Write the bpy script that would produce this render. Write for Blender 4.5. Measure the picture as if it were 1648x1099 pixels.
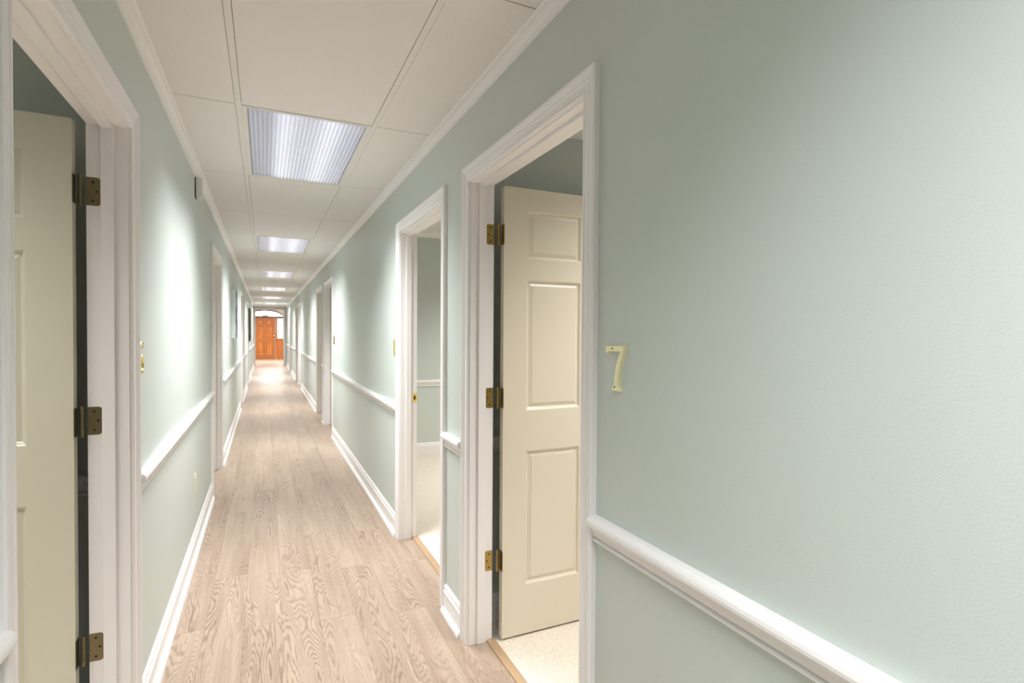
import bpy, bmesh, math, random
from mathutils import Vector, Matrix
random.seed(7)
C = bpy.context.scene.collection
for o in list(bpy.data.objects):
    bpy.data.objects.remove(o, do_unlink=True)

# ------------------------------------------------------------------ camera
F_PX, TH, PI_, RO, CY, EYE = 863.47, 0.43196, -0.016888, 0.006187, 550.572, 1.425
cam_d = bpy.data.cameras.new('camera')
cam = bpy.data.objects.new('camera', cam_d); C.objects.link(cam)
cam_d.sensor_width = 36.0; cam_d.sensor_fit = 'HORIZONTAL'
cam_d.lens = 36.0 * F_PX / 1648.0
cam_d.shift_y = (CY - 549.5) / 1648.0
cam_d.clip_start = 0.05
s_, c_ = math.sin, math.cos
fwd = Vector((s_(TH)*c_(PI_), c_(TH)*c_(PI_), s_(PI_)))
up0 = Vector((-s_(TH)*s_(PI_), -c_(TH)*s_(PI_), c_(PI_)))
rt0 = Vector((c_(TH), -s_(TH), 0))
rt = rt0*c_(RO) + up0*s_(RO)
up = -rt0*s_(RO) + up0*c_(RO)
cam.matrix_world = Matrix(((rt.x, up.x, -fwd.x, 0), (rt.y, up.y, -fwd.y, 0), (rt.z, up.z, -fwd.z, EYE), (0, 0, 0, 1)))
bpy.context.scene.camera = cam

# ------------------------------------------------------------------ light and exposure
sc = bpy.context.scene
sc.view_settings.view_transform = 'Standard'
sc.view_settings.look = 'None'
sc.view_settings.gamma = 1.0
sc.view_settings.use_curve_mapping = False
sc.view_settings.exposure = 0.10
W = bpy.data.worlds.new('world'); sc.world = W; W.use_nodes = True
W.node_tree.nodes['Background'].inputs[0].default_value = (0.8, 0.9, 1.0, 1)
W.node_tree.nodes['Background'].inputs[1].default_value = 0.6
FIX_W = 36.0          # watts of each corridor troffer
FIX_SPREAD = 112      # degrees
LENS_E = 1.15          # glow of the prismatic lens
ROOM_W = 30.0
PANE_E = 3.0

def lamp(name, x, y, z, sx, sy, power, spread, color, parent=None, rot=(0, 0, 0)):
    d = bpy.data.lights.new(name, 'AREA'); d.shape = 'RECTANGLE'; d.size = sx; d.size_y = sy
    d.energy = power; d.spread = math.radians(spread); d.color = color
    o = bpy.data.objects.new(name, d); C.objects.link(o)
    o.parent = parent
    o.location = (x, y, z); o.rotation_euler = rot
    return o

# ------------------------------------------------------------------ materials
def lin(r, g, b):
    f = lambda c: (c/255/12.92) if c/255 <= 0.04045 else ((c/255+0.055)/1.055)**2.4
    return (f(r), f(g), f(b), 1)
def mat(name, col, rough=0.5, metal=0.0, bump=None, var=0.0, spec=0.5):
    m = bpy.data.materials.new(name); m.use_nodes = True
    nt = m.node_tree; b = nt.nodes['Principled BSDF']
    b.inputs['Base Color'].default_value = lin(*col); b.inputs['Roughness'].default_value = rough
    b.inputs['Metallic'].default_value = metal; b.inputs['Specular IOR Level'].default_value = spec
    geo = nt.nodes.new('ShaderNodeNewGeometry')
    if bump:
        n = nt.nodes.new('ShaderNodeTexNoise'); n.inputs['Scale'].default_value = bump[0]; n.inputs['Detail'].default_value = 3
        nt.links.new(geo.outputs['Position'], n.inputs['Vector'])
        bp = nt.nodes.new('ShaderNodeBump'); bp.inputs['Strength'].default_value = bump[1]; bp.inputs['Distance'].default_value = bump[2]
        nt.links.new(n.outputs['Fac'], bp.inputs['Height']); nt.links.new(bp.outputs['Normal'], b.inputs['Normal'])
    if var:
        n = nt.nodes.new('ShaderNodeTexNoise'); n.inputs['Scale'].default_value = 2.3; n.inputs['Detail'].default_value = 4
        nt.links.new(geo.outputs['Position'], n.inputs['Vector'])
        r = nt.nodes.new('ShaderNodeMix'); r.data_type = 'RGBA'
        c = lin(*col); r.inputs[6].default_value = tuple(x*(1-var) for x in c[:3])+(1,); r.inputs[7].default_value = tuple(min(1, x*(1+var)) for x in c[:3])+(1,)
        nt.links.new(n.outputs['Fac'], r.inputs[0]); nt.links.new(r.outputs[2], b.inputs['Base Color'])
    return m
M = {}
M['wall'] = mat('mint_wall_paint', (204, 212, 206), 0.42, bump=(260, 0.3, 0.0012))
M['trim'] = mat('white_trim_paint', (243, 240, 239), 0.3)
M['leaf'] = mat('cream_door_paint', (226, 217, 197), 0.3, bump=(90, 0.05, 0.001))
M['leaf_left'] = mat('khaki_cream_door_paint', (214, 211, 191), 0.3, bump=(90, 0.05, 0.001))
M['jamb_left'] = M['trim']
M['brass_old'] = mat('aged_brass', (168, 142, 84), 0.38, 0.9, bump=(400, 0.1, 0.0005))
M['nickel_old'] = mat('aged_bronze_nickel', (128, 116, 88), 0.4, 0.85, bump=(400, 0.1, 0.0005))
M['brass'] = mat('polished_brass', (236, 218, 140), 0.22, 0.85)
M['brass_pale'] = mat('pale_satin_brass', (244, 236, 192), 0.35, 0.35)
M['screw'] = mat('dark_screw', (60, 46, 22), 0.5, 0.8)
M['tbar'] = mat('ceiling_grid_white', (232, 230, 226), 0.5)
M['gap_shade'] = mat('grey_gap_shade', (112, 108, 103), 0.9)  # grey that stands in for shade in the ceiling gaps
M['dark'] = mat('dark_void', (45, 43, 40), 0.9)
M['plaster'] = mat('foyer_paint', (232, 228, 222), 0.6)
M['ivory'] = mat('ivory_plastic', (226, 216, 190), 0.35)
M['white_plastic'] = mat('white_plastic', (228, 228, 224), 0.4)
M['canvas_white'] = mat('white_canvas', (228, 232, 236), 0.7)
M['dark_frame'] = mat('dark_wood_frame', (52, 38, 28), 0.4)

def wood_floor():
    m = bpy.data.materials.new('limed_oak_planks'); m.use_nodes = True
    nt = m.node_tree; N = nt.nodes; L = nt.links; b = N['Principled BSDF']
    geo = N.new('ShaderNodeNewGeometry'); oi = N.new('ShaderNodeObjectInfo')
    add = N.new('ShaderNodeMath'); add.operation = 'ADD'
    L.new(oi.outputs['Random'], add.inputs[0]); L.new(geo.outputs['Random Per Island'], add.inputs[1])
    mul = N.new('ShaderNodeMath'); mul.operation = 'MULTIPLY'; mul.inputs[1].default_value = 37.0
    L.new(add.outputs[0], mul.inputs[0])
    comb = N.new('ShaderNodeCombineXYZ'); L.new(mul.outputs[0], comb.inputs[0]); L.new(mul.outputs[0], comb.inputs[1]); L.new(mul.outputs[0], comb.inputs[2])
    va = N.new('ShaderNodeVectorMath'); va.operation = 'ADD'
    L.new(geo.outputs['Position'], va.inputs[0]); L.new(comb.outputs[0], va.inputs[1])
    def noise(scale_vec, detail=2, rough=0.5):
        mp = N.new('ShaderNodeVectorMath'); mp.operation = 'MULTIPLY'; mp.inputs[1].default_value = scale_vec
        L.new(va.outputs[0], mp.inputs[0])
        n = N.new('ShaderNodeTexNoise'); n.inputs['Scale'].default_value = 1; n.inputs['Detail'].default_value = detail; n.inputs['Roughness'].default_value = rough
        L.new(mp.outputs[0], n.inputs['Vector']); return n.outputs['Fac']
    def math_(op, a, v=None, b2=None):
        x = N.new('ShaderNodeMath'); x.operation = op
        if isinstance(a, (int, float)): x.inputs[0].default_value = a
        else: L.new(a, x.inputs[0])
        if v is not None: x.inputs[1].default_value = v
        if b2 is not None: L.new(b2, x.inputs[1])
        return x.outputs[0]
    base = noise((7.5, 0.85, 1), 1.5, 0.45)          # the cathedral figure: contour lines of a stretched field
    fine = noise((150, 12, 1), 3, 0.6)
    fld = math_('ADD', math_('MULTIPLY', base, 46.0), None, math_('MULTIPLY', fine, 1.1))
    fr = math_('FRACT', fld)
    tri = math_('ABSOLUTE', math_('SUBTRACT', fr, 0.5))      # 0..0.5
    ring = N.new('ShaderNodeMapRange'); ring.inputs[1].default_value = 0.0; ring.inputs[2].default_value = 0.30
    L.new(tri, ring.inputs[0])
    streak = noise((38, 1.6, 1), 4, 0.6)
    broad = noise((5, 0.6, 1), 2, 0.5)
    mask = noise((4.0, 0.8, 3), 2, 0.5)
    cr = N.new('ShaderNodeValToRGB')
    cr.color_ramp.elements[0].position = 0.28; cr.color_ramp.elements[0].color = lin(152, 130, 112)
    cr.color_ramp.elements[1].position = 0.72; cr.color_ramp.elements[1].color = lin(192, 172, 154)
    st2 = math_('ADD', math_('MULTIPLY', streak, 0.55), None, math_('MULTIPLY', broad, 0.45))
    L.new(st2, cr.inputs[0])
    mk = N.new('ShaderNodeMapRange'); mk.inputs[1].default_value = 0.42; mk.inputs[2].default_value = 0.62; mk.inputs[3].default_value = 0.24; mk.inputs[4].default_value = 0.70
    L.new(mask, mk.inputs[0])
    inv = math_('SUBTRACT', 1.0, None, ring.outputs[0])
    f1 = math_('MULTIPLY', inv, None, mk.outputs[0])
    mx = N.new('ShaderNodeMix'); mx.data_type = 'RGBA'; mx.inputs[7].default_value = lin(112, 88, 70)
    L.new(f1, mx.inputs[0]); L.new(cr.outputs[0], mx.inputs[6])
    # plank to plank tone
    tn = N.new('ShaderNodeMapRange'); tn.inputs[3].default_value = 0.96; tn.inputs[4].default_value = 1.03
    L.new(math_('FRACT', math_('MULTIPLY', add.outputs[0], 7.31)), tn.inputs[0])
    hs = N.new('ShaderNodeHueSaturation'); hs.inputs['Saturation'].default_value = 1.0
    L.new(tn.outputs[0], hs.inputs['Value']); L.new(mx.outputs[2], hs.inputs['Color'])
    L.new(hs.outputs[0], b.inputs['Base Color'])
    b.inputs['Roughness'].default_value = 0.33
    bp = N.new('ShaderNodeBump'); bp.inputs['Strength'].default_value = 0.15; bp.inputs['Distance'].default_value = 0.001
    L.new(ring.outputs[0], bp.inputs['Height']); L.new(bp.outputs['Normal'], b.inputs['Normal'])
    return m
M['floor'] = wood_floor()

def carpet():
    m = mat('cream_loop_carpet', (232, 220, 204), 0.95)
    nt = m.node_tree; b = nt.nodes['Principled BSDF']; N = nt.nodes; L = nt.links
    g = N.new('ShaderNodeNewGeometry'); mp = N.new('ShaderNodeMapping'); mp.inputs['Rotation'].default_value = (0, 0, 0.6)
    mp.inputs['Scale'].default_value = (1, 1, 0)
    L.new(g.outputs['Position'], mp.inputs['Vector'])
    v = N.new('ShaderNodeTexVoronoi'); v.inputs['Scale'].default_value = 110; v.inputs['Randomness'].default_value = 0.35
    L.new(mp.outputs[0], v.inputs['Vector'])
    r = N.new('ShaderNodeMix'); r.data_type = 'RGBA'; r.inputs[6].default_value = lin(243, 235, 226); r.inputs[7].default_value = lin(214, 198, 178)
    mr = N.new('ShaderNodeMapRange'); mr.inputs[1].default_value = 0.25; mr.inputs[2].default_value = 0.65
    L.new(v.outputs['Distance'], mr.inputs[0]); L.new(mr.outputs[0], r.inputs[0]); L.new(r.outputs[2], b.inputs['Base Color'])
    bp = N.new('ShaderNodeBump'); bp.invert = True; bp.inputs['Strength'].default_value = 0.5; bp.inputs['Distance'].default_value = 0.003
    L.new(v.outputs['Distance'], bp.inputs['Height']); L.new(bp.outputs['Normal'], b.inputs['Normal'])
    return m
M['carpet'] = carpet()

def tile_mat():
    m = mat('embossed_ceiling_tile', (236, 233, 230), 0.8)
    nt = m.node_tree; b = nt.nodes['Principled BSDF']; N = nt.nodes; L = nt.links
    g = N.new('ShaderNodeNewGeometry'); oi = N.new('ShaderNodeObjectInfo')
    mp = N.new('ShaderNodeVectorMath'); mp.operation = 'MULTIPLY'; mp.inputs[1].default_value = (30, 12, 1)
    L.new(g.outputs['Position'], mp.inputs[0])
    n = N.new('ShaderNodeTexNoise'); n.inputs['Scale'].default_value = 1; n.inputs['Detail'].default_value = 2; n.inputs['Distortion'].default_value = 0.5
    L.new(mp.outputs[0], n.inputs['Vector'])
    k = N.new('ShaderNodeMath'); k.operation = 'MULTIPLY'; k.inputs[1].default_value = 6; L.new(n.outputs['Fac'], k.inputs[0])
    f = N.new('ShaderNodeMath'); f.operation = 'PINGPONG'; f.inputs[1].default_value = 0.5; L.new(k.outputs[0], f.inputs[0])
    bp = N.new('ShaderNodeBump'); bp.inputs['Strength'].default_value = 0.35; bp.inputs['Distance'].default_value = 0.002
    L.new(f.outputs[0], bp.inputs['Height']); L.new(bp.outputs['Normal'], b.inputs['Normal'])
    return m
M['tile'] = tile_mat()

def orange_wood():
    m = mat('varnished_oak', (176, 100, 44), 0.35)
    nt = m.node_tree; b = nt.nodes['Principled BSDF']; N = nt.nodes; L = nt.links
    g = N.new('ShaderNodeNewGeometry'); mp = N.new('ShaderNodeVectorMath'); mp.operation = 'MULTIPLY'; mp.inputs[1].default_value = (22, 22, 1.5)
    L.new(g.outputs['Position'], mp.inputs[0])
    n = N.new('ShaderNodeTexNoise'); n.inputs['Scale'].default_value = 1; n.inputs['Detail'].default_value = 4
    L.new(mp.outputs[0], n.inputs['Vector'])
    r = N.new('ShaderNodeValToRGB'); r.color_ramp.elements[0].position = 0.35; r.color_ramp.elements[0].color = lin(150, 82, 34)
    r.color_ramp.elements[1].position = 0.65; r.color_ramp.elements[1].color = lin(206, 126, 62)
    L.new(n.outputs['Fac'], r.inputs[0]); L.new(r.outputs[0], b.inputs['Base Color'])
    return m
M['oak'] = orange_wood()
M['oak_panel'] = M['oak']
M['oak_rail'] = mat('shade_toned_oak_rails', (172, 104, 50), 0.35, bump=(40, 0.1, 0.001), var=0.08)  # rail tone set apart from the panels to paint in panel shading
M['oak_frame'] = mat('brown_oak_frame', (96, 66, 46), 0.4, bump=(40, 0.1, 0.001), var=0.06)
M['strip'] = mat('oak_threshold', (182, 152, 120), 0.4, bump=(80, 0.2, 0.001), var=0.12)

def emit(name, col, e):
    m = bpy.data.materials.new(name); m.use_nodes = True; nt = m.node_tree
    b = nt.nodes['Principled BSDF']; b.inputs['Base Color'].default_value = lin(*col)
    b.inputs['Emission Color'].default_value = lin(*col); b.inputs['Emission Strength'].default_value = e; b.inputs['Roughness'].default_value = 0.2
    return m
M['pane'] = emit('daylit_frosted_glass', (255, 250, 244), PANE_E)

def lens_mat():
    # backlit ribbed acrylic: tube glow and dimmer rib flanks are painted into the emission
    m = bpy.data.materials.new('ribbed_light_lens'); m.use_nodes = True; nt = m.node_tree; N = nt.nodes; L = nt.links
    b = N['Principled BSDF']; b.inputs['Base Color'].default_value = lin(190, 192, 205); b.inputs['Roughness'].default_value = 0.15
    tc = N.new('ShaderNodeTexCoord'); sx = N.new('ShaderNodeSeparateXYZ'); L.new(tc.outputs['Object'], sx.inputs[0])
    cr = N.new('ShaderNodeValToRGB'); r = cr.color_ramp; r.interpolation = 'EASE'
    r.elements[0].position = 0.0; r.elements[0].color = (0.14, 0.15, 0.20, 1)
    r.elements[1].position = 1.0; r.elements[1].color = (0.24, 0.25, 0.32, 1)
    for p, c in ((0.17, (0.19, 0.20, 0.26, 1)), (0.31, (0.82, 0.83, 0.95, 1)), (0.46, (0.52, 0.53, 0.62, 1)), (0.54, (0.52, 0.53, 0.62, 1)), (0.70, (0.85, 0.86, 0.97, 1)), (0.88, (0.40, 0.41, 0.50, 1))):
        e = r.elements.new(p); e.color = c
    mr = N.new('ShaderNodeMapRange'); mr.inputs[1].default_value = -0.28; mr.inputs[2].default_value = 0.28
    L.new(sx.outputs[0], mr.inputs[0]); L.new(mr.outputs[0], cr.inputs[0])
    g = N.new('ShaderNodeNewGeometry'); sn = N.new('ShaderNodeSeparateXYZ'); L.new(g.outputs['True Normal'], sn.inputs[0])
    ab = N.new('ShaderNodeMath'); ab.operation = 'ABSOLUTE'; L.new(sn.outputs[0], ab.inputs[0])
    f = N.new('ShaderNodeMapRange'); f.inputs[1].default_value = 0.1; f.inputs[2].default_value = 0.7; f.inputs[3].default_value = 1.0; f.inputs[4].default_value = 0.30
    L.new(ab.outputs[0], f.inputs[0])
    k = N.new('ShaderNodeMath'); k.operation = 'MULTIPLY'; k.inputs[1].default_value = LENS_E; L.new(f.outputs[0], k.inputs[0])
    L.new(cr.outputs[0], b.inputs['Emission Color']); L.new(k.outputs[0], b.inputs['Emission Strength'])
    return m
M['lens'] = lens_mat()

def art_mat():
    m = mat('abstract_print', (120, 140, 160), 0.6); nt = m.node_tree; b = nt.nodes['Principled BSDF']
    g = nt.nodes.new('ShaderNodeNewGeometry'); n = nt.nodes.new('ShaderNodeTexNoise'); n.inputs['Scale'].default_value = 9; n.inputs['Detail'].default_value = 5
    nt.links.new(g.outputs['Position'], n.inputs['Vector'])
    r = nt.nodes.new('ShaderNodeValToRGB'); r.color_ramp.elements[0].position = 0.36; r.color_ramp.elements[0].color = lin(60, 72, 96)
    r.color_ramp.elements[1].position = 0.62; r.color_ramp.elements[1].color = lin(235, 238, 240)
    e = r.color_ramp.elements.new(0.5); e.color = lin(140, 162, 178)
    nt.links.new(n.outputs['Fac'], r.inputs[0]); nt.links.new(r.outputs[0], b.inputs['Base Color'])
    return m
M['art'] = art_mat()

# ------------------------------------------------------------------ helpers
def tag(o, label=None, cat=None, group=None, kind=None):
    if label: o['label'] = label
    if cat: o['category'] = cat
    if group: o['group'] = group
    if kind: o['kind'] = kind
    return o
def empty(name, loc=(0, 0, 0), label=None, cat=None, group=None, kind=None):
    o = bpy.data.objects.new(name, None); C.objects.link(o); o.location = loc; o.empty_display_size = 0.05
    return tag(o, label, cat, group, kind)
def obj(name, bm, m, parent=None, loc=None, smooth=False):
    me = bpy.data.meshes.new(name)
    if isinstance(bm, bmesh.types.BMesh):
        bmesh.ops.recalc_face_normals(bm, faces=bm.faces[:])
        bm.to_mesh(me); bm.free()
    else:
        me = bm
    if m is not None and len(me.materials) == 0: me.materials.append(m)
    if smooth:
        for p in me.polygons: p.use_smooth = True
    o = bpy.data.objects.new(name, me); C.objects.link(o); o.parent = parent
    if loc is not None: o.location = loc
    return o
def box(bm, x0, y0, z0, x1, y1, z1, bev=0.0):
    r = bmesh.ops.create_cube(bm, size=1)
    for v in r['verts']:
        v.co = Vector(((x0+x1)/2 + v.co.x*(x1-x0), (y0+y1)/2 + v.co.y*(y1-y0), (z0+z1)/2 + v.co.z*(z1-z0)))
    if bev:
        es = list({e for v in r['verts'] for e in v.link_edges})
        bmesh.ops.bevel(bm, geom=es, offset=bev, segments=2, affect='EDGES', profile=0.6)
def B(*a): 
    bm = bmesh.new(); box(bm, *a); return bm
def cyl(bm, c, r, h, axis='Z', seg=24, r2=None):
    res = bmesh.ops.create_cone(bm, cap_ends=True, segments=seg, radius1=r, radius2=r if r2 is None else r2, depth=h)
    rot = {'Z': Matrix.Identity(3), 'X': Matrix.Rotation(math.pi/2, 3, 'Y'), 'Y': Matrix.Rotation(-math.pi/2, 3, 'X')}[axis]
    for v in res['verts']: v.co = rot @ v.co + Vector(c)
def sweep(bm, prof, p0, p1, nrm):
    """straight moulding: prof = [(out, up)], from p0 to p1, nrm points out of the wall"""
    p0, p1, nrm = Vector(p0), Vector(p1), Vector(nrm)
    ra = [bm.verts.new(p0 + nrm*a + Vector((0, 0, b))) for a, b in prof]
    rb = [bm.verts.new(p1 + nrm*a + Vector((0, 0, b))) for a, b in prof]
    n = len(prof)
    for i in range(n):
        j = (i+1) % n
        bm.faces.new((ra[i], ra[j], rb[j], rb[i]))
    bm.faces.new(ra); bm.faces.new(rb[::-1])
CASE = [(0, 0), (0, .009), (.004, .012), (.010, .0125), (.014, .010), (.030, .011), (.036, .0145), (.041, .0125), (.050, .017), (.056, .020), (.062, .0205), (.067, .019), (.070, .015), (.070, 0)]
def casing(bm, Y0, Y1, zt, X, nx, axis='Y', rv=.005):
    """mitred colonial casing around an opening in a wall plane; X is the wall face"""
    st = []
    a0, a1, zz = Y0 - rv, Y1 + rv, zt + rv
    for t, n in CASE:
        pts = [(a0-t, 0), (a0-t, zz+t), (a1+t, zz+t), (a1+t, 0)]
        row = []
        for a, z in pts:
            row.append(bm.verts.new((X + nx*n, a, z) if axis == 'Y' else (a, X + nx*n, z)))
        st.append(row)
    for i in range(len(CASE)):
        j = (i+1) % len(CASE)
        for k in range(3):
            bm.faces.new((st[i][k], st[j][k], st[j][k+1], st[i][k+1]))
    bm.faces.new([r[0] for r in st]); bm.faces.new([r[3] for r in st][::-1])
BASE = [(0, 0), (.012, 0), (.012, .100), (.015, .104), (.012, .109), (.0085, .116), (.0105, .124), (.0085, .132), (.004, .140), (0, .143)]
SHOE = [(.0, 0), (.018, 0), (.0175, .008), (.015, .016), (.010, .022), (.004, .026), (0, .027)]
RAIL = [(0, .846), (.009, .846), (.0120, .849), (.0120, .853), (.009, .8565), (.0045, .8575), (.0045, .8605), (.0100, .862), (.0112, .870), (.0135, .878), (.018, .884), (.0225, .8865), (.0225, .889), (.030, .891), (.0335, .897), (.034, .904), (.032, .911), (.027, .917), (.018, .920), (0, .920)]
def crown_prof(zc, d=.038, p=.045):
    q = [(0, 0), (0, 1), (.16, 1), (.20, .93), (.20, .84), (.27, .80), (.34, .62), (.46, .44), (.60, .34), (.70, .30), (.72, .20), (.80, .20), (.84, .13), (.94, .10), (1, .05), (1, 0)]
    return [(a*p, zc-b*d) for a, b in q]

# ------------------------------------------------------------------ dimensions
XR, XL, T, ZC = 0.8415, -0.4136, 0.114, 2.470
YB, YE = -3.2, 24.7            # ends of the corridor
OT = 2.10                      # clear height of the door openings
RD = [(1.331, 2.277), (2.695, 3.641), (7.66, 8.65), (9.03, 9.975), (14.48, 15.43), (15.83, 16.78), (20.3, 21.25)]
LD = [(1.242, 2.176), (5.25, 6.253), (11.03, 11.97), (15.12, 16.10)]

def wall_mesh(x0, x1, ya, yb, ops, z1, zt=OT+.02, pad=.02):
    bm = bmesh.new(); y = ya
    for a, b in ops:
        box(bm, x0, y, 0, x1, a-pad, z1); box(bm, x0, a-pad, zt, x1, b+pad, z1); y = b+pad
    box(bm, x0, y, 0, x1, yb, z1)
    return bm
ZW = 2.66
tag(obj('wall_right', wall_mesh(XR, XR+T, YB, YE, RD, ZW), M['wall']), 'long pale mint wall on the right with seven doorways', 'wall', kind='structure')
tag(obj('wall_left', wall_mesh(XL-T, XL, YB, YE, LD, ZW), M['wall']), 'long pale mint wall on the left with four doorways', 'wall', kind='structure')
tag(obj('wall_rear', B(XL-T, YB-.1, 0, XR+T, YB, ZW), M['wall']), 'pale mint wall closing the corridor behind the camera', 'wall', kind='structure')

# wall with the cased opening at the end of the corridor
EX0, EX1, EZ = -.35, .718, 2.335
bm = bmesh.new()
box(bm, -2.4, YE, 0, EX0-.02, YE+.12, 3.0); box(bm, EX1+.02, YE, 0, 2.6, YE+.12, 3.0); box(bm, EX0-.02, YE, EZ+.02, EX1+.02, YE+.12, 3.0)
tag(obj('wall_end', bm, M['wall']), 'end wall of the corridor around the cased opening', 'wall', kind='structure')
bm = bmesh.new()
box(bm, EX0-.02, YE, 0, EX0, YE+.12, EZ+.02); box(bm, EX1, YE, 0, EX1+.02, YE+.12, EZ+.02); box(bm, EX0, YE, EZ, EX1, YE+.12, EZ+.02)
fr = tag(empty('trim_1', (0, YE, 0), 'white cased opening at the far end of the corridor', 'opening', kind='structure'), kind='structure')
o = obj('jamb_lining', bm, M['trim'], fr); o.matrix_parent_inverse = Matrix.Translation((0, -YE, 0))
bm = bmesh.new(); casing(bm, EX0, EX1, EZ, YE, -1, axis='X')
o = obj('casing', bm, M['trim'], fr); o.matrix_parent_inverse = Matrix.Translation((0, -YE, 0))

# ------------------------------------------------------------------ floor of planks
fl = tag(obj('floor', B(XL-.12, YB, -.02, .928, 30.7, -.0045), M['dark']), 'grey-beige limed oak plank floor running the length of the corridor', 'floor', kind='structure')
PW, PL = 0.17, 1.22
def plank_mesh(w, l):
    bm = bmesh.new(); g = .00025; bv = .0006
    x0, x1, y0, y1 = g, w-g, g, l-g
    lo = [bm.verts.new(p) for p in ((x0, y0, -.004), (x1, y0, -.004), (x1, y1, -.004), (x0, y1, -.004))]
    md = [bm.verts.new(p) for p in ((x0, y0, -bv), (x1, y0, -bv), (x1, y1, -bv), (x0, y1, -bv))]
    tp = [bm.verts.new(p) for p in ((x0+bv, y0+bv, 0), (x1-bv, y0+bv, 0), (x1-bv, y1-bv, 0), (x0+bv, y1-bv, 0))]
    for i in range(4):
        j = (i+1) % 4
        bm.faces.new((lo[i], lo[j], md[j], md[i])); bm.faces.new((md[i], md[j], tp[j], tp[i]))
    bm.faces.new(tp)
    me = bpy.data.meshes.new('plank'); bmesh.ops.recalc_face_normals(bm, faces=bm.faces[:]); bm.to_mesh(me); bm.free(); me.materials.append(M['floor']); return me
full = plank_mesh(PW, PL)
X0 = .928 - 8*PW - .0005
for i in range(-1, 8):
    y = YB + 0.02 + (i*0.47 % 1.0)*PL - PL
    if y < YB:
        l = y + PL - YB
        if l > .05:
            obj('plank', plank_mesh(PW, l), None, fl, (X0+i*PW, YB, 0))
        y += PL
    while y < YE + .12:
        l = min(PL, YE+.12-y)
        if l < PL-.001:
            if l > .02: obj('plank', plank_mesh(PW, l), None, fl, (X0+i*PW, y, 0))
        else:
            o = bpy.data.objects.new('plank', full); C.objects.link(o); o.parent = fl; o.location = (X0+i*PW, y, 0)
        y += PL
bm = bmesh.new()
for i in range(-6, 16):
    y = YE + .12 - random.random()*.0
    first = True
    while y < 30.7:
        l = (0.3 + random.random()*.9) if first else PL
        first = False; l = min(l, 30.7-y)
        x = X0 + i*PW
        if x > -2.3 - .2 and x < 2.5 and l > .01:
            box(bm, x+.0005, y+.0005, -.004, x+PW-.0005, y+l-.0005, 0)
        y += l
foy = tag(obj('floor_foyer', B(-2.4, YE+.12, -.02, 2.7, 30.7, -.0045), M['dark']), 'wood floor of the entrance foyer beyond the opening', 'floor', kind='structure')
tag(obj('foyer_planks', bm, M['floor'], foy), kind='stuff')

# ------------------------------------------------------------------ suspended ceiling
ceil = tag(obj('ceiling', B(XL-.02, YB, ZC+.10, XR+.02, YE, ZC+.12), M['dark']), 'white suspended ceiling of long panels in a grid', 'ceiling', kind='structure')
Y0, DY = 2.780, 1.2314
TX = [-.1083, .5074]
cols = [(XL, TX[0]), (TX[0], TX[1]), (TX[1], XR)]
FIX = [-6, -3, 0, 3, 6, 9, 12, 15]
def tile(x0, x1, y0, y1):
    bm = bmesh.new(); box(bm, x0, y0, ZC, x1, y1, ZC+.015, .0015); return bm
k = -5
while Y0 + k*DY < YE - .05:
    ya, yb = Y0+k*DY, min(Y0+(k+1)*DY, YE)
    ya = max(ya, YB)
    for ci, (xa, xb) in enumerate(cols):
        if ci == 1 and k in FIX: continue
        l = xa + (.0135 if ci else 0); r = xb - (.0135 if ci < 2 else 0)
        obj('ceiling_tile', tile(l, r, ya+.0115, yb-.0095), M['tile'], ceil)
    k += 1
for x in TX:
    bm = bmesh.new(); box(bm, x-.012, YB, ZC-.0015, x+.012, YE, ZC+.003); box(bm, x-.001, YB, ZC+.003, x+.001, YE, ZC+.04)
    obj('grid_runner', bm, M['tbar'], ceil)
k = -4
while Y0 + k*DY < YE - .05:
    y = Y0+k*DY
    for ci, (xa, xb) in enumerate(cols):
        bm = bmesh.new(); box(bm, xa+(.0122 if ci else 0), y-.009, ZC+.0005, xb-(.0122 if ci < 2 else 0), y+.0075, ZC+.004)
        obj('cross_tee', bm, M['tbar'], ceil)
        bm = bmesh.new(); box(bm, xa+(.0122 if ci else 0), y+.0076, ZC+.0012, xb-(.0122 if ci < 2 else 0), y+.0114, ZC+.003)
        obj('gap_shade_strip', bm, M['gap_shade'], ceil)  # dark strip painting the shadow gap beside each cross tee
    k += 1
obj('upper_deck', B(XL-.1, YB-.1, ZW, XR+.1, YE+.1, ZW+.02), M['dark'], ceil)

# lens mesh: ribs run along the corridor
def lens_mesh(w, l, n=26, d=.008):
    bm = bmesh.new(); p = w/n; row = []
    for i in range(n):
        x = -w/2 + i*p
        for dx, z in ((0, 0), (p*.34, -d*.82), (p*.5, -d), (p*.66, -d*.82)):
            row.append((x+dx, z))
    row.append((w/2, 0))
    a = [bm.verts.new((x, -l/2, z)) for x, z in row]; b = [bm.verts.new((x, l/2, z)) for x, z in row]
    for i in range(len(row)-1): bm.faces.new((a[i], b[i], b[i+1], a[i+1]))
    me = bpy.data.meshes.new('lens'); bm.to_mesh(me); bm.free(); me.materials.append(M['lens']); return me
LW, LL = TX[1]-TX[0]-.024, DY-.022
lm = lens_mesh(LW-.05, LL-.05)
fb = bmesh.new()
for a in ((-LW/2, -LL/2, -.002, -LW/2+.022, LL/2, .012), (LW/2-.022, -LL/2, -.002, LW/2, LL/2, .012), (-LW/2+.022, -LL/2, -.002, LW/2-.022, -LL/2+.022, .012), (-LW/2+.022, LL/2-.022, -.002, LW/2-.022, LL/2, .012)):
    box(fb, *a, .0015)
fm = bpy.data.meshes.new('lens_frame'); fb.to_mesh(fm); fb.free(); fm.materials.append(M['tbar'])
hb = bmesh.new(); box(hb, -LW/2, -LL/2, .012, LW/2, LL/2, .09)
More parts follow.
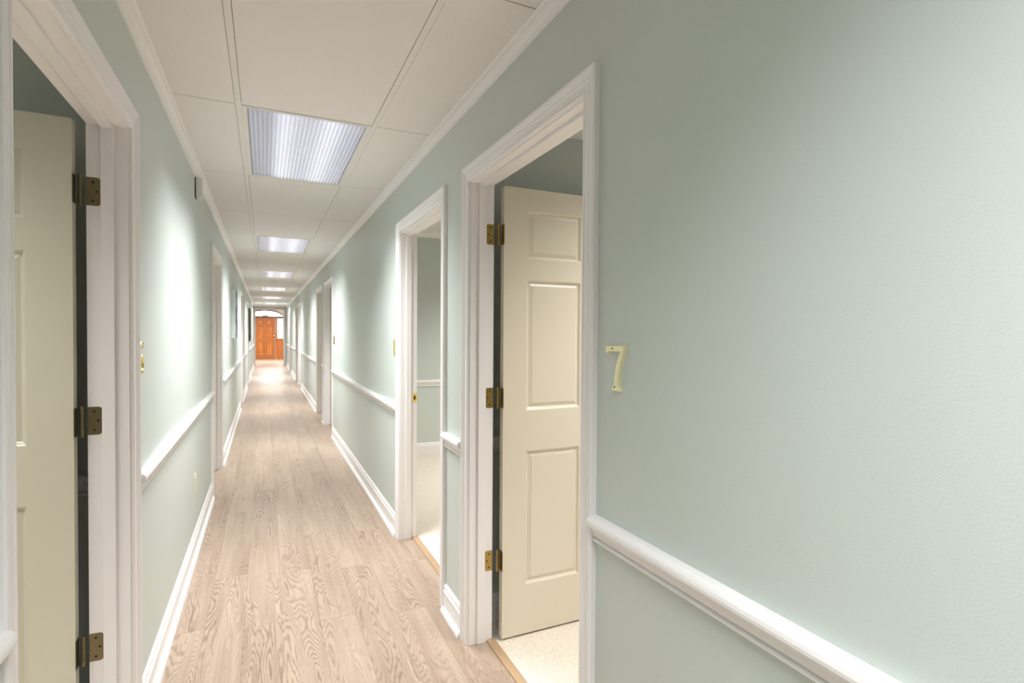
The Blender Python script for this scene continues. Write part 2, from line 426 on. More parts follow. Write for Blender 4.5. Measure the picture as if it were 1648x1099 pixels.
hm = bpy.data.meshes.new('housing'); hb.to_mesh(hm); hb.free(); hm.materials.append(M['tbar'])
LAB = {0: 'nearest recessed ceiling light with a ribbed lens, the largest in view', 3: 'second nearest recessed ceiling light with a ribbed lens',
       6: 'third ceiling light, just before the smoke detector', 9: 'fourth ceiling light, just beyond the smoke detector',
       12: 'fifth ceiling light, second from the far end', 15: 'farthest corridor ceiling light, nearest the cased opening',
       -3: 'ceiling light just behind the camera', -6: 'rearmost ceiling light behind the camera'}
for k in FIX:
    if k == -6: continue
    y = Y0 + (k+.5)*DY; x = (TX[0]+TX[1])/2
    r = empty('ceiling_light', (x, y, ZC), LAB[k], 'ceiling light', 'recessed ribbed lights along the corridor ceiling')
    obj('lens', lm, None, r, (0, 0, .004)); obj('lens_frame', fm, None, r); obj('housing', hm, None, r)
    lamp('tube_light', 0, 0, -.006, LW-.06, LL-.06, FIX_W*(.78 if k < 0 else 1.25 if k == 15 else 1), 160 if k == 15 else FIX_SPREAD, (.965, .98, 1.0), r)

# ------------------------------------------------------------------ trim runs
def gaps(ops, a, b, pad=.0752):
    y = a
    for o0, o1 in ops:
        if o0-pad > y: yield y, o0-pad
        y = o1+pad
    if b > y: yield y, b
def run(prof, x, nx, ya, yb):
    bm = bmesh.new(); sweep(bm, prof, (x, ya, 0), (x, yb, 0), (nx, 0, 0)); return bm
side_txt = {'right': 'right', 'left': 'left'}
places = {'right': ['beside the camera before the first doorway', 'on the narrow wall between the two nearest right doorways', 'on the long wall beyond the second right doorway',
                    'between the third and fourth right doorways', 'beyond the fourth right doorway', 'between the fifth and sixth right doorways', 'beyond the sixth right doorway', 'on the last stretch before the opening'],
          'left': ['at the near left edge of the picture', 'between the first and second left doorways', 'under the white canvas beyond the second left doorway', 'between the third and fourth left doorways', 'on the last left stretch, under the dark picture']}
for side, x, nx, ops in (('right', XR, -1, RD), ('left', XL, 1, LD)):
    for i, (a, b) in enumerate(gaps(ops, YB, YE)):
        pl = places[side][min(i, len(places[side])-1)]
        o = tag(obj('baseboard_'+side, run(BASE, x, nx, a, b), M['trim']), 'white baseboard '+pl, 'baseboard', kind='structure')
        obj('shoe_moulding', run(SHOE, x+nx*.012, nx, a, b), M['trim'], o)
        tag(obj('trim_2' if side == 'right' else 'trim_3', run(RAIL, x, nx, a, b), M['trim']), 'white moulded chair rail '+pl, 'chair rail', kind='structure')
    tag(obj('trim_4' if side == 'right' else 'trim_5', run(crown_prof(ZC), x, nx, YB, YE), M['trim']), 'white crown moulding along the top of the %s wall' % side, 'crown moulding', kind='structure')
bm = bmesh.new(); sweep(bm, crown_prof(ZC, .03, .03), (XL, YE, 0), (XR, YE, 0), (0, -1, 0))
tag(obj('trim_6', bm, M['trim']), 'white crown moulding above the far cased opening', 'crown moulding', kind='structure')

# ------------------------------------------------------------------ six panel leaf
def leaf_meshes(w, h, t, xs, zs, d=.012, sl=.014, raised=.030):
    """returns leaf bmesh (x along width from the hinge, y thickness, z up) and list of panel bmeshes"""
    bm = bmesh.new(); cells = []
    X = [0] + [v for c in xs for v in c] + [w]; Z = [0] + [v for c in zs for v in c] + [h]
    V = {}
    def vert(x, y, z):
        k_ = (round(x, 5), round(y, 5), round(z, 5))
        if k_ not in V: V[k_] = bm.verts.new((x, y, z))
        return V[k_]
    for s, yy in ((0, 0.0), (1, t)):
        sg = 1 if s == 0 else -1
        for i in range(len(X)-1):
            for j in range(len(Z)-1):
                x0, x1, z0, z1 = X[i], X[i+1], Z[j], Z[j+1]
                q = [(x0, z0), (x1, z0), (x1, z1), (x0, z1)]
                if i % 2 == 1 and j % 2 == 1:
                    lv = [(0, 0), (sl*.35, d*.25), (sl*.6, d*.75), (sl, d)]
                    rings = []
                    for ins, dep in lv:
                        rings.append([vert(a + (ins if a == x0 else -ins), yy+sg*dep, c + (ins if c == z0 else -ins)) for a, c in q])
                    for r0, r1 in zip(rings, rings[1:]):
                        for n_ in range(4):
                            m_ = (n_+1) % 4
                            bm.faces.new((r0[n_], r0[m_], r1[m_], r1[n_]))
                    bm.faces.new(rings[-1])
                    if s == 0: cells.append((x0, x1, z0, z1))
                else:
                    bm.faces.new([vert(a, yy, c) for a, c in q])
    for j in range(len(Z)-1):
        for x in (0, w): bm.faces.new([vert(x, 0, Z[j]), vert(x, t, Z[j]), vert(x, t, Z[j+1]), vert(x, 0, Z[j+1])])
    for i in range(len(X)-1):
        for z in (0, h): bm.faces.new([vert(X[i], 0, z), vert(X[i], t, z), vert(X[i+1], t, z), vert(X[i+1], 0, z)])
    pans = []
    for x0, x1, z0, z1 in cells:
        p = bmesh.new()
        rg = []
        for ins, y in ((sl-.001, d+.0003), (raised-.004, d-.0045), (raised, d-.0046), (raised+.0006, d-.0066)):
            rg.append(([(x0+ins, z0+ins), (x1-ins, z0+ins), (x1-ins, z1-ins), (x0+ins, z1-ins)], y))
        seq = [[p.verts.new((a, y, c)) for a, c in r] for r, y in rg[::-1]] + [[p.verts.new((a, t-y, c)) for a, c in r] for r, y in rg]
        for r0, r1 in zip(seq, seq[1:]):
            for n_ in range(4):
                m_ = (n_+1) % 4
                p.faces.new((r0[n_], r0[m_], r1[m_], r1[n_]))
        p.faces.new(seq[0]); p.faces.new(seq[-1][::-1])
        pans.append(p)
    return bm, pans
ZS = [(.231, .862), (1.052, 1.659), (1.757, 1.980)]
def hang_leaf(root, w, h, origin, xdir, m, name='door_leaf', knob=None, bevel=True):
    """origin: bottom hinge corner in world; xdir: unit vector along the width; thickness grows to the left of xdir"""
    st = .118; pn = (w - 3*st + .006)/2
    xs = [(st, st+pn), (w-st-pn, w-st)]
    lb, pans = leaf_meshes(w, h, .035, xs, ZS)
    o = obj(name, lb, m, root)
    xd = Vector(xdir).normalized(); yd = Vector((-xd.y, xd.x, 0))
    mw = Matrix(((xd.x, yd.x, 0, origin[0]), (xd.y, yd.y, 0, origin[1]), (0, 0, 1, origin[2]), (0, 0, 0, 1)))
    o.matrix_local = Matrix.Translation(-Vector(root.location)) @ mw
    for p in pans: obj('panel', p, m, o)
    if knob:
        for yy, sg in ((0, -1), (.035, 1)):
            kb = bmesh.new(); cyl(kb, (w-.065, yy+sg*.004, .94), .032, .008, 'Y'); cyl(kb, (w-.065, yy+sg*.022, .94), .011, .03, 'Y')
            s = bmesh.ops.create_uvsphere(kb, u_segments=20, v_segments=12, radius=.027)
            for v in s['verts']: v.co = Vector((v.co.x, v.co.y*.75, v.co.z)) + Vector((w-.065, yy+sg*.05, .94))
            obj('knob', kb, knob, o, smooth=True)
    return o
def hinge(root, jy, xa, xb, px, py, zc, nx, m, leafx):
    """jamb plate on the plane y=jy between xa and xb, knuckle at px,py, door plate at leafx"""
    L0 = Vector(root.location)
    bm = bmesh.new(); r = .012; hh = .046
    lo, hi = min(xa, xb), max(xa, xb)
    pts = []
    outer = xa; inner = xb                    # outer = corridor side (rounded corners)
    sgn = 1 if inner > outer else -1
    for a in range(0, 7):
        t = math.pi/2*a/6
        pts.append((outer+sgn*(r-r*math.sin(t)), hh-r+r*math.cos(t)))
    prof = [(inner, hh)] + pts + [(x, -z) for x, z in pts[::-1]] + [(inner, -hh)]
    f = [bm.verts.new((x, jy-.0015, zc+z)) for x, z in prof]; b = [bm.verts.new((x, jy+.0005, zc+z)) for x, z in prof]
    bm.faces.new(f); bm.faces.new(b[::-1])
    for i in range(len(f)):
        j = (i+1) % len(f); bm.faces.new((f[i], f[j], b[j], b[i]))
    for v in bm.verts: v.co -= L0
    h = obj('hinge', bm, m, root)
    bm = bmesh.new()
    for i in range(5):
        cyl(bm, (px, py, zc - hh + (i+.5)*2*hh/5), .0062, 2*hh/5-.0012, seg=16)
    cyl(bm, (px, py, zc), .0045, 2*hh+.010, seg=12)
    for v in bm.verts: v.co -= L0
    obj('knuckle', bm, m, h)
    bm = bmesh.new(); box(bm, min(leafx, leafx-sgn*.002), py, zc-hh, max(leafx, leafx-sgn*.002), py+0.0+.0, zc+hh) if False else box(bm, min(leafx, leafx-sgn*.0018), py-.026, zc-hh, max(leafx, leafx-sgn*.0018), py+.006, zc+hh, .0006)
    for v in bm.verts: v.co -= L0
    obj('leaf_plate', bm, m, h)
    for dz, fx in ((.031, .55), (0, .28), (-.031, .55)):
        bm = bmesh.new(); cyl(bm, (outer+(inner-outer)*fx, jy-.0022, zc+dz), .0034, .0022, 'Y', 12)
        for v in bm.verts: v.co -= L0
        obj('screw', bm, M['screw'], h)

def doorway(n, side, y0, y1, label, leaf=None, hng=None, strike=None, mleaf='leaf'):
    x, nx = (XR, -1) if side == 'right' else (XL, 1)
    xi = x - nx*T                      # room face of the wall
    root = tag(empty('door_%d' % n, (x, (y0+y1)/2, 0), label, 'doorway', kind='structure'), kind='structure')
    L0 = Vector(root.location)
    def P(name, bm, m):
        for v in bm.verts: v.co -= L0
        return obj(name, bm, m, root)
    bm = bmesh.new(); casing(bm, y0, y1, OT, x, nx); P('casing', bm, M['trim'])
    if leaf == 'closed':
        bm = bmesh.new(); casing(bm, y0, y1, OT, xi, -nx); P('casing', bm, M['trim'])
    bm = bmesh.new(); a, b = min(x, xi), max(x, xi)
    box(bm, a, y0-.0195, 0, b, y0, OT+.0195); box(bm, a, y1, 0, b, y1+.0195, OT+.0195); box(bm, a, y0, OT, b, y1, OT+.0195)
    P('jamb', bm, M['trim'])
    s0 = xi + nx*.040; s1 = s0 + nx*.036; a, b = min(s0, s1), max(s0, s1)
    bm = bmesh.new()
    box(bm, a, y0, 0.001, b, y0+.011, OT, .002); box(bm, a, y1-.011, 0.001, b, y1, OT, .002); box(bm, a, y0+.011, OT-.011, b, y1-.011, OT, .002)
    P('door_stop', bm, M['trim'])
    t0 = x - nx*.0865; t1 = t0 - nx*.042; a, b = min(t0, t1), max(t0, t1)
    bm = bmesh.new()
    pr = [(a, 0), (a+.003, .005), (a+.009, .008), (b-.009, .009), (b-.003, .007), (b, .0)]
    f = [bm.verts.new((px, y0+.001, z-.002 if z == 0 else z)) for px, z in pr]; g = [bm.verts.new((px, y1-.001, z-.002 if z == 0 else z)) for px, z in pr]
    for i in range(len(f)):
        j = (i+1) % len(f); bm.faces.new((f[i], f[j], g[j], g[i]))
    bm.faces.new(f); bm.faces.new(g[::-1])
    P('threshold', bm, M['strip'])
    if leaf == 'closed':
        w = y1-y0-.008
        if side == 'right': hang_leaf(root, w, OT-.012, (xi-.0365, y1-.004, .010), (0, -1, 0), M['leaf'], knob=M['brass'])
        else: hang_leaf(root, w, OT-.012, (xi+.001, y1-.004, .010), (0, -1, 0), M['leaf'], knob=M['brass'])
    return root, P, xi

# near right doorway, its door swung back into the room
r1, P1, xi = doorway(1, 'right', *RD[0], 'nearest right doorway in white casing, its cream door standing open, beside the figure 7', leaf='open')
hang_leaf(r1, .935, 2.082, (.991, 2.243, .013), (1, 0, 0), M['leaf'], knob=M['brass'])
for z in (1.875, 1.127, .374): hinge(r1, 2.277, .917, .955, .973, 2.262, z, -1, M['brass_old'], .9905)
# second right doorway, door opened behind the near jamb
r2, P2, xi2 = doorway(2, 'right', *RD[1], 'second right doorway showing a carpeted room and a brass strike plate', leaf='open')
hang_leaf(r2, .935, 2.082, (.973+.0, 2.694, .013), (1, 0, 0), M['leaf'], knob=M['brass'])
bm = bmesh.new(); box(bm, .921, RD[1][1]-.0016, .945, .958, RD[1][1]+.0005, 1.005, .0006)
sp = P2('strike_plate', bm, M['brass'])
bm = bmesh.new(); box(bm, .934, RD[1][1]-.0022, .962, .946, RD[1][1]-.0010, .988)
for v in bm.verts: v.co -= Vector(r2.location)
obj('latch_hole', bm, M['screw'], sp)
doorway(3, 'right', *RD[2], 'third right doorway, first of the distant pair', leaf='closed')
doorway(4, 'right', *RD[3], 'fourth right doorway, just beyond the third', leaf='closed')
doorway(5, 'right', *RD[4], 'fifth right doorway, far down the corridor', leaf='closed')
doorway(6, 'right', *RD[5], 'sixth right doorway, just beyond the fifth', leaf='closed')
doorway(7, 'right', *RD[6], 'last right doorway before the end opening', leaf='closed')
# left doorways
r8, P8, xl = doorway(8, 'left', *LD[0], 'nearest left doorway with an open khaki-cream door at the left edge', leaf='open')
# the leaf runs away from the corridor: width towards -X, front face towards the camera
def left_leaf(root, ox, oy, w=.925):
    h = 2.085
    st = .118; pn = (w-3*st+.006)/2
    lb, pans = leaf_meshes(w, h, .035, [(st, st+pn), (w-st-pn, w-st)], ZS)
    o = obj('door_leaf', lb, M['leaf_left'], root)
    o.matrix_local = Matrix.Translation(-Vector(root.location)) @ Matrix(((-1, 0, 0, ox), (0, 1, 0, oy), (0, 0, 1, .013), (0, 0, 0, 1)))
    for p in pans: obj('panel', p, M['leaf_left'], o)
    for yy, sg in ((0, -1), (.035, 1)):
        kb = bmesh.new(); cyl(kb, (w-.065, yy+sg*.004, .94), .032, .008, 'Y'); cyl(kb, (w-.065, yy+sg*.022, .94), .011, .03, 'Y')
        s = bmesh.ops.create_uvsphere(kb, u_segments=20, v_segments=12, radius=.027)
        for v in s['verts']: v.co = Vector((v.co.x, v.co.y*.75, v.co.z)) + Vector((w-.065, yy+sg*.05, .94))
        obj('knob', kb, M['nickel_old'], o, smooth=True)
left_leaf(r8, -.555, 2.140)
for z in (1.879, 1.128, .376): hinge(r8, 2.176, -.488, -.527, -.540, 2.162, z, 1, M['nickel_old'], -.5545)
r9, P9, x9 = doorway(9, 'left', *LD[1], 'second left doorway, before the white canvas', leaf='open')
left_leaf(r9, -.555, LD[1][0]-.002, .98)
doorway(10, 'left', *LD[2], 'third left doorway, just beyond the white canvas', leaf='closed')
doorway(11, 'left', *LD[3], 'fourth left doorway, before the dark picture', leaf='closed')

# ------------------------------------------------------------------ side rooms
ZR = 2.50
def room(tagname, x0, x1, y0, y1, z1, crown_faces=(), rail_faces=(), n=0, lampxy=None, power=ROOM_W):
    """a plain office: walls, ceiling and carpet; x0 is the corridor side"""
    lo, hi = min(x0, x1), max(x0, x1)
    far = x1 + (.1 if x1 > x0 else -.1)
    tag(obj('wall_'+tagname+'_outer', B(min(x1, far), y0-.05, 0, max(x1, far), y1+.05, z1+.1), M['wall']), 'pale mint outer wall of the %s' % tagname.replace('_', ' '), 'wall', kind='structure')
    tag(obj('wall_'+tagname+'_near', B(lo, y0-.05, 0, hi, y0, z1+.1), M['wall']), 'pale mint near partition of the %s' % tagname.replace('_', ' '), 'wall', kind='structure')
    tag(obj('wall_'+tagname+'_far', B(lo, y1, 0, hi, y1+.05, z1+.1), M['wall']), 'pale mint far partition of the %s' % tagname.replace('_', ' '), 'wall', kind='structure')
    tag(obj('ceiling_'+tagname, B(lo, y0, z1, hi, y1, z1+.02), M['tile']), 'white ceiling of the %s' % tagname.replace('_', ' '), 'ceiling', kind='structure')
    e = .013 if x1 > x0 else -.013
    f0 = x0 + e
    tag(obj('floor_'+tagname, B(min(f0, x1), y0, -.02, max(f0, x1), y1, .003), M['carpet']), 'cream loop-pile carpet of the %s' % tagname.replace('_', ' '), 'carpet', kind='structure')
    for prof, nm, lb, cat in ((crown_prof(z1, .065, .065), 'trim_7', 'white crown moulding', 'crown moulding'), (RAIL, 'trim_8', 'white chair rail', 'chair rail'), (BASE, 'trim_9', 'white baseboard', 'baseboard')):
        bm = bmesh.new()
        z_off = -.046 if (nm == 'trim_8' and tagname == 'second_room') else 0
        pf = [(a, b+z_off) for a, b in prof]
        sweep(bm, pf, (lo, y1, 0), (hi, y1, 0), (0, -1, 0))
        tag(obj(nm, bm, M['trim']), lb+' on the far wall of the '+tagname.replace('_', ' '), cat, kind='structure')
    if lampxy:
        lx, ly = lampxy
        r = empty('ceiling_light', (lx, ly, z1), 'ceiling light inside the %s, out of sight' % tagname.replace('_', ' '), 'ceiling light')
        obj('lens', lm, None, r, (0, 0, -.002)); obj('lens_frame', fm, None, r, (0, 0, -.006))
        lamp('tube_light', 0, 0, -.012, LW-.06, LL-.06, power, 120, (1.0, .975, .94), r)
room('first_room', XR+T, 4.0, -1.2, 2.42, ZR, lampxy=(1.8, 1.2), power=ROOM_W)
room('second_room', XR+T, 4.2, 2.49, 6.08, 2.59, lampxy=(2.5, 4.6), power=ROOM_W*1.15)
room('left_room', XL-T, -3.8, -1.2, 2.33, ZR, lampxy=(-1.35, 1.2), power=ROOM_W*.75)
room('second_left_room', XL-T, -3.4, 4.3, 7.4, ZR, lampxy=(-1.6, 5.2), power=ROOM_W)  # unseen room and lamp, added to brighten the second left jamb

# ------------------------------------------------------------------ foyer and front door
tag(obj('wall_foyer_left', B(-2.4, YE+.12, 0, -2.3, 30.9, 3.0), M['plaster']), 'pale left wall of the foyer', 'wall', kind='structure')
tag(obj('wall_foyer_right', B(2.5, YE+.12, 0, 2.6, 30.9, 3.0), M['plaster']), 'pale right wall of the foyer', 'wall', kind='structure')
tag(obj('ceiling_foyer', B(-2.4, YE, 3.0, 2.6, 30.9, 3.05), M['plaster']), 'plain foyer ceiling beyond the opening', 'ceiling', kind='structure')
YF = 30.60
DX0, DX1 = -.44, .50
XCN = (DX0+DX1)/2; HW = .93; ZSP = 2.13; RISE = .43
def arch(hw, rise, n=28):
    return [(XCN - hw*math.cos(math.pi*i/n), ZSP + rise*math.sin(math.pi*i/n)) for i in range(n+1)]
# foyer end wall with arched hole
bm = bmesh.new()
A = arch(HW, RISE)
box(bm, -2.3, YF, 0, A[0][0], YF+.12, ZSP); box(bm, A[-1][0], YF, 0, 2.5, YF+.12, ZSP)
for y in (YF, YF+.12):
    for (xa, za), (xb, zb) in zip(A, A[1:]):
        bm.faces.new([bm.verts.new((xa, y, za)), bm.verts.new((xb, y, zb)), bm.verts.new((xb, y, 3.0)), bm.verts.new((xa, y, 3.0))])
for (xa, za), (xb, zb) in zip(A, A[1:]):
    bm.faces.new([bm.verts.new((xa, YF, za)), bm.verts.new((xb, YF, zb)), bm.verts.new((xb, YF+.12, zb)), bm.verts.new((xa, YF+.12, za))])
box(bm, -2.3, YF, ZSP, A[0][0], YF+.12, 3.0); box(bm, A[-1][0], YF, ZSP, 2.5, YF+.12, 3.0)
tag(obj('wall_front', bm, M['plaster']), 'front wall of the foyer around the arched entrance', 'wall', kind='structure')
fd = tag(empty('door_12', (XCN, YF+.06, 0), 'orange varnished oak front door under a glowing arched transom at the far end', 'front door', kind='structure'), kind='structure')
FL = Vector(fd.location)
def PF(name, bm, m, parent=None, smooth=False):
    for v in bm.verts: v.co -= FL
    return obj(name, bm, m, parent or fd, smooth=smooth)
bm = bmesh.new(); Ai = arch(HW-.055, RISE-.055)
y0, y1 = YF-.02, YF+.10
outer = [(A[0][0], 0)] + A + [(A[-1][0], 0)]; inner = [(Ai[0][0], 0)] + Ai + [(Ai[-1][0], 0)]
of = [bm.verts.new((x, y0, z)) for x, z in outer]; inf = [bm.verts.new((x, y0, z)) for x, z in inner]
ob = [bm.verts.new((x, y1, z)) for x, z in outer]; inb = [bm.verts.new((x, y1, z)) for x, z in inner]
for i in range(len(outer)-1):
    bm.faces.new((of[i], of[i+1], inf[i+1], inf[i])); bm.faces.new((inf[i], inf[i+1], inb[i+1], inb[i]))
    bm.faces.new((ob[i], ob[i+1], inb[i+1], inb[i])); bm.faces.new((of[i], of[i+1], ob[i+1], ob[i]))
PF('arched_frame', bm, M['oak_frame'])
for x in (DX0-.03, DX1+.045):
    bm = bmesh.new(); box(bm, x-.03, YF-.015, 0, x+.03, YF+.09, 2.20, .004); PF('mullion', bm, M['oak'])
bm = bmesh.new(); box(bm, Ai[0][0]+.002, YF-.022, 2.135, Ai[-1][0]-.002, YF+.09, 2.215, .005); PF('transom_bar', bm, M['oak_frame'])
bm = bmesh.new()
n = 16; cx = XCN - .0
top = [(cx-.17+.34*i/n, 2.215 + .055*math.sin(math.pi*i/n)) for i in range(n+1)]
f = [bm.verts.new((x, YF-.03, z)) for x, z in top]; g = [bm.verts.new((x, YF-.0, z)) for x, z in top]
bm.faces.new(f); bm.faces.new(g[::-1])
for i in range(len(f)):
    j = (i+1) % len(f); bm.faces.new((f[i], f[j], g[j], g[i]))
PF('carved_crest', bm, M['oak'])
bm = bmesh.new(); At = arch(HW-.05, RISE-.05)
pts = [(x, z) for x, z in At if z > 2.16]
f = [bm.verts.new((x, YF+.05, z)) for x, z in pts]; g = [bm.verts.new((x, YF+.058, z)) for x, z in pts]
bm.faces.new(f); bm.faces.new(g[::-1])
for i in range(len(f)):
    j = (i+1) % len(f); bm.faces.new((f[i], f[j], g[j], g[i]))
PF('transom_pane', bm, M['pane'])
# leaf
w, h = DX1-DX0-.006, 2.12
st = .12; pn = (w-3*st+.02)/2
lb, pans = leaf_meshes(w, h, .04, [(st, st+pn), (w-st-pn, w-st)], [(.24, .86), (1.04, 1.68), (1.78, 2.0)], d=.016, sl=.022)
o = obj('door_leaf', lb, M['oak_rail'], fd); o.location = Vector((DX0+.003, YF+.01, .012)) - FL
for p in pans: obj('panel', p, M['oak'], o)
for z in (1.20, 1.03):
    bm = bmesh.new(); cyl(bm, (w-.075, -.006, z), .034, .012, 'Y')
    s = bmesh.ops.create_uvsphere(bm, u_segments=16, v_segments=10, radius=.038)
    for v in s['verts']: v.co += Vector((w-.075, -.05, z))
    obj('knob' if z < 1.1 else 'deadbolt', bm, M['brass'], o, smooth=True)
for sgn in (1, -1):
    xa, xb = (DX1+.075, Ai[-1][0]) if sgn > 0 else (Ai[0][0], DX0-.06)
    bm = bmesh.new(); box(bm, xa, YF+.0, 0.0, xb, YF+.04, 1.04, .003); sp = PF('sidelight_panel', bm, M['oak'])
    bm = bmesh.new(); box(bm, xa+.05, YF-.010, .16, xb-.04, YF+.001, .94, .006); PF('panel', bm, M['oak'], sp).location = (0, 0, 0)
    bm = bmesh.new()
    box(bm, xa, YF, 1.04, xa+.022, YF+.05, 2.135); box(bm, xb-.022, YF, 1.04, xb, YF+.05, 2.135); box(bm, xa+.022, YF, 1.04, xb-.022, YF+.05, 1.07); box(bm, xa+.022, YF, 2.11, xb-.022, YF+.05, 2.135)
    PF('sidelight_sash', bm, M['oak_frame'])
    bm = bmesh.new(); box(bm, xa+.022, YF+.02, 1.07, xb-.022, YF+.03, 2.11); PF('sidelight_pane', bm, M['pane'])
bm = bmesh.new(); box(bm, DX0, YF-.04, 0, DX1, YF+.01, .010, .002); PF('threshold', bm, M['oak_frame'])
bm = bmesh.new(); sweep(bm, BASE, (A[-1][0]+.001, YF, 0), (2.5, YF, 0), (0, -1, 0)); tag(obj('baseboard_foyer', bm, M['trim']), 'white baseboard to the right of the front door', 'baseboard', kind='structure')
fl_ = empty('ceiling_light', (0.2, 27.6, 3.0), 'added foyer fill light, out of sight above the opening', 'ceiling light')  # added fill lamp that brightens the foyer and front door
obj('lens', lm, None, fl_, (0, 0, -.002)); obj('lens_frame', fm, None, fl_, (0, 0, -.006))
lamp('tube_light', 0, 0, -.012, .5, 1.1, 220, 160, (1.0, .96, .93), fl_)

# ------------------------------------------------------------------ things on the walls
def extrude_poly(pts, d0, d1, ins):
    """front polygon pts (a,b); body depth d0 at full size then bevel to d1 inset"""
    bm = bmesh.new()
    cx = sum(p[0] for p in pts)/len(pts)
    def off(pts, k):
        out = []; n = len(pts)
        area = sum(pts[i][0]*pts[(i+1) % n][1]-pts[(i+1) % n][0]*pts[i][1] for i in range(n))
        sg = 1 if area > 0 else -1
        for i in range(n):
            p, q, r = Vector(pts[i-1]), Vector(pts[i]), Vector(pts[(i+1) % n])
            a = (q-p).normalized(); b = (r-q).normalized()
            na = Vector((-a.y, a.x))*sg; nb = Vector((-b.y, b.x))*sg
            m_ = (na+nb); m_ = m_/max(.35, m_.length_squared/2) if m_.length > 1e-6 else na
            m_ = (na+nb).normalized()/max(.5, (na+nb).normalized().dot(na))
            out.append((q.x+m_.x*k, q.y+m_.y*k))
        return out
    rings = [[bm.verts.new((a, b, 0)) for a, b in pts], [bm.verts.new((a, b, d0)) for a, b in pts], [bm.verts.new((a, b, d1)) for a, b in off(pts, ins)]]
    for r0, r1 in zip(rings, rings[1:]):
        for i in range(len(pts)):
            j = (i+1) % len(pts); bm.faces.new((r0[i], r0[j], r1[j], r1[i]))
    bm.faces.new(rings[-1]); bm.faces.new(rings[0][::-1])
    bmesh.ops.triangulate(bm, faces=[f for f in bm.faces if len(f.verts) > 4])
    return bm
def band(path, hw, d0, d1, ins, closed=False):
    bm = bmesh.new(); n = len(path); rows = []
    for i, p in enumerate(path):
        a = Vector(path[i-1] if (i or closed) else path[0]); b = Vector(path[(i+1) % n] if (i < n-1 or closed) else path[-1])
        t = (b-a).normalized(); nn = Vector((-t.y, t.x)); w = hw[i] if isinstance(hw, list) else hw; q = Vector(p)
        sec = ((w, 0), (w, d0), (w-ins, d1), (-w+ins, d1), (-w, d0), (-w, 0))
        rows.append([bm.verts.new((q.x+nn.x*s, q.y+nn.y*s, d)) for s, d in sec])
    rng = range(n if closed else n-1)
    for i in rng:
        j = (i+1) % n
        for k_ in range(6):
            l = (k_+1) % 6; bm.faces.new((rows[i][k_], rows[i][l], rows[j][l], rows[j][k_]))
    if not closed: bm.faces.new(rows[0]); bm.faces.new(rows[-1][::-1])
    return bm
def wall_frame(o, side, y, z, x=None):
    """a -> along the wall as read, b -> up, c -> out of the wall"""
    if side == 'right': m = Matrix(((0, 0, -1, x or XR), (-1, 0, 0, y), (0, 1, 0, z), (0, 0, 0, 1)))
    else: m = Matrix(((0, 0, 1, x or XL), (1, 0, 0, y), (0, 1, 0, z), (0, 0, 0, 1)))
    o.matrix_world = m
def screws(root, pts, d):
    for a, b in pts:
        bm = bmesh.new(); cyl(bm, (a, b, d+.0006), .0022, .0012, seg=12); obj('screw', bm, M['screw'], root)
seven = [(-.004, -.020), (0, 0), (.079, 0), (.078, -.008), (.070, -.026), (.061, -.050), (.0545, -.074), (.0515, -.096), (.0525, -.106), (.058, -.111), (.060, -.119), (.026, -.119), (.028, -.110), (.034, -.103), (.037, -.085), (.044, -.055), (.052, -.034), (.0615, -.0165), (.016, -.0165), (.004, -.0215)]
o = empty('door_number', (0, 0, 0), 'pale brass figure 7 with two screws on the mint wall right of the near doorway', 'house number')
wall_frame(o, 'right', 1.199, 1.394)
obj('figure', extrude_poly(seven, .009, .0125, .0022), M['brass_pale'], o)
screws(o, [(.030, -.008), (.042, -.108)], .0125)
def six_mesh():
    p = []
    for i in range(9):
        t = math.radians(20 + i*20); p.append((.036+.024*math.cos(t), .090+.021*math.sin(t)))
    p += [(.0125, .080), (.0105, .060)]
    for i in range(1, 19):
        t = math.radians(165 + i*18.5); p.append((.036+.0255*math.cos(t), .036+.0285*math.sin(t)))
    return band(p, .0085, .008, .012, .003)
def eight_meshes(s=1.0):
    a = [(.034+.0225*math.cos(2*math.pi*i/24), .086+.024*math.sin(2*math.pi*i/24)) for i in range(24)]
    b = [(.034+.0265*math.cos(2*math.pi*i/24), .035+.0275*math.sin(2*math.pi*i/24)) for i in range(24)]
    m1 = band(a, .0075, .008, .0112, .003, True); m2 = band(b, .0085, .008, .012, .003, True)
    me = bpy.data.meshes.new('t'); m2.to_mesh(me); m2.free(); m1.from_mesh(me); return m1
o = empty('door_number', (0, 0, 0), 'polished brass figure 6 beside the casing of the nearest left doorway', 'house number')
wall_frame(o, 'left', 2.275+.012, 1.268)
obj('figure', six_mesh(), M['brass'], o); screws(o, [(.036, .111), (.036, .0085)], .012)
o = empty('door_number', (0, 0, 0), 'polished brass figure 8 beside the far casing of the second right doorway', 'house number')
wall_frame(o, 'right', 3.725+.10, 1.262)
obj('figure', eight_meshes(), M['brass'], o); screws(o, [(.034, .061)], .0115)
o = empty('door_number', (0, 0, 0), 'small brass number on the wall before the third right doorway', 'house number')
wall_frame(o, 'right', 7.50, 1.262)
b9 = six_mesh()
for v in b9.verts: v.co = Vector((.072-v.co.x, .12-v.co.y, v.co.z))
obj('figure', b9, M['brass_old'], o)

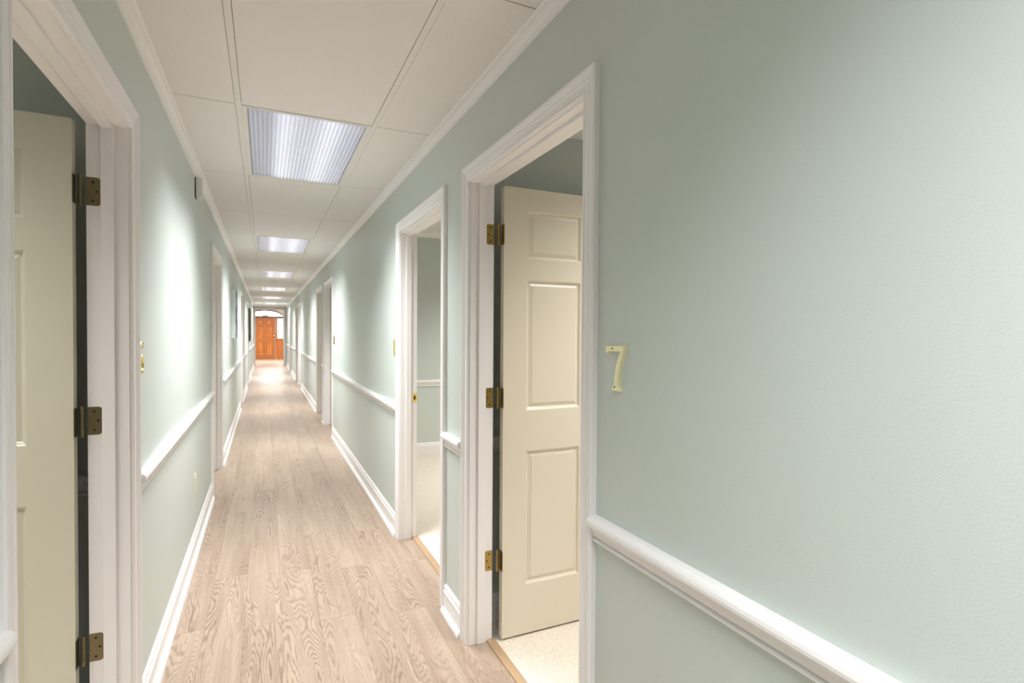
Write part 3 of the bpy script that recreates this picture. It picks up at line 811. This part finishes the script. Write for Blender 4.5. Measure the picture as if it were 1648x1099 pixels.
# outlet
o = empty('outlet', (0, 0, 0), 'ivory duplex outlet low on the left wall above the baseboard', 'outlet')
wall_frame(o, 'left', 3.965, .385)
bm = bmesh.new(); box(bm, 0, 0, 0, .07, .115, .006, .002); obj('cover_plate', bm, M['ivory'], o)
for z in (.0345, .0805):
    bm = bmesh.new(); box(bm, .018, z-.014, .005, .052, z+.014, .0085, .003); s = obj('socket', bm, M['ivory'], o)
    bm = bmesh.new(); box(bm, .027, z-.004, .008, .0285, z+.006, .0088); box(bm, .0415, z-.004, .008, .043, z+.006, .0088); obj('slot', bm, M['screw'], s)
# sensor box under the crown on the left wall
o = empty('sensor_box', (XL, 4.09, 2.37), 'small white box high on the left wall just under the crown', 'sensor')
bm = bmesh.new(); box(bm, .006, -.02, -.068, .042, .035, .062, .003); obj('cover', bm, M['white_plastic'], o)
bm = bmesh.new(); box(bm, 0, -.024, -.072, .006, .039, .062, .001); obj('gap_shadow_plate', bm, M['dark_frame'], o)  # dark plate standing in for the shadow between box and wall
# smoke detector
o = empty('smoke_detector', (.18, 12.12, ZC), 'round white smoke detector between the third and fourth ceiling lights', 'smoke detector')
bm = bmesh.new(); cyl(bm, (0, 0, -.008), .078, .016, seg=32); obj('base_ring', bm, M['white_plastic'], o, smooth=False)
bm = bmesh.new(); cyl(bm, (0, 0, -.028), .045, .026, seg=32, r2=.066); obj('sensing_head', bm, M['white_plastic'], o)
# canvas
o = empty('wall_canvas', (XL, 8.58, 1.67), 'deep white gallery canvas with a blue-grey abstract front on the left wall', 'picture')
bm = bmesh.new(); box(bm, 0, -.28, -.335, .048, .28, .335, .003); obj('stretched_canvas', bm, M['canvas_white'], o)
bm = bmesh.new(); box(bm, .0475, -.272, -.328, .0495, .272, .328); obj('print', bm, M['art'], o)
# dark picture
o = empty('picture_frame', (XL, 17.25, 1.615), 'dark framed picture far down the left wall beyond the last left doorway', 'picture')
bm = bmesh.new()
for a in ((-.6, -.465, -.54, .465), (.54, -.465, .6, .465), (-.54, -.465, .54, -.405), (-.54, .405, .54, .465)):
    box(bm, 0, a[0], a[1], .042, a[2], a[3], .004)
obj('frame', bm, M['dark_frame'], o)
obj('picture_panel', B(.005, -.54, -.405, .028, .54, .405), mat('dark_landscape_print', (84, 76, 52), 0.5, var=0.4), o)
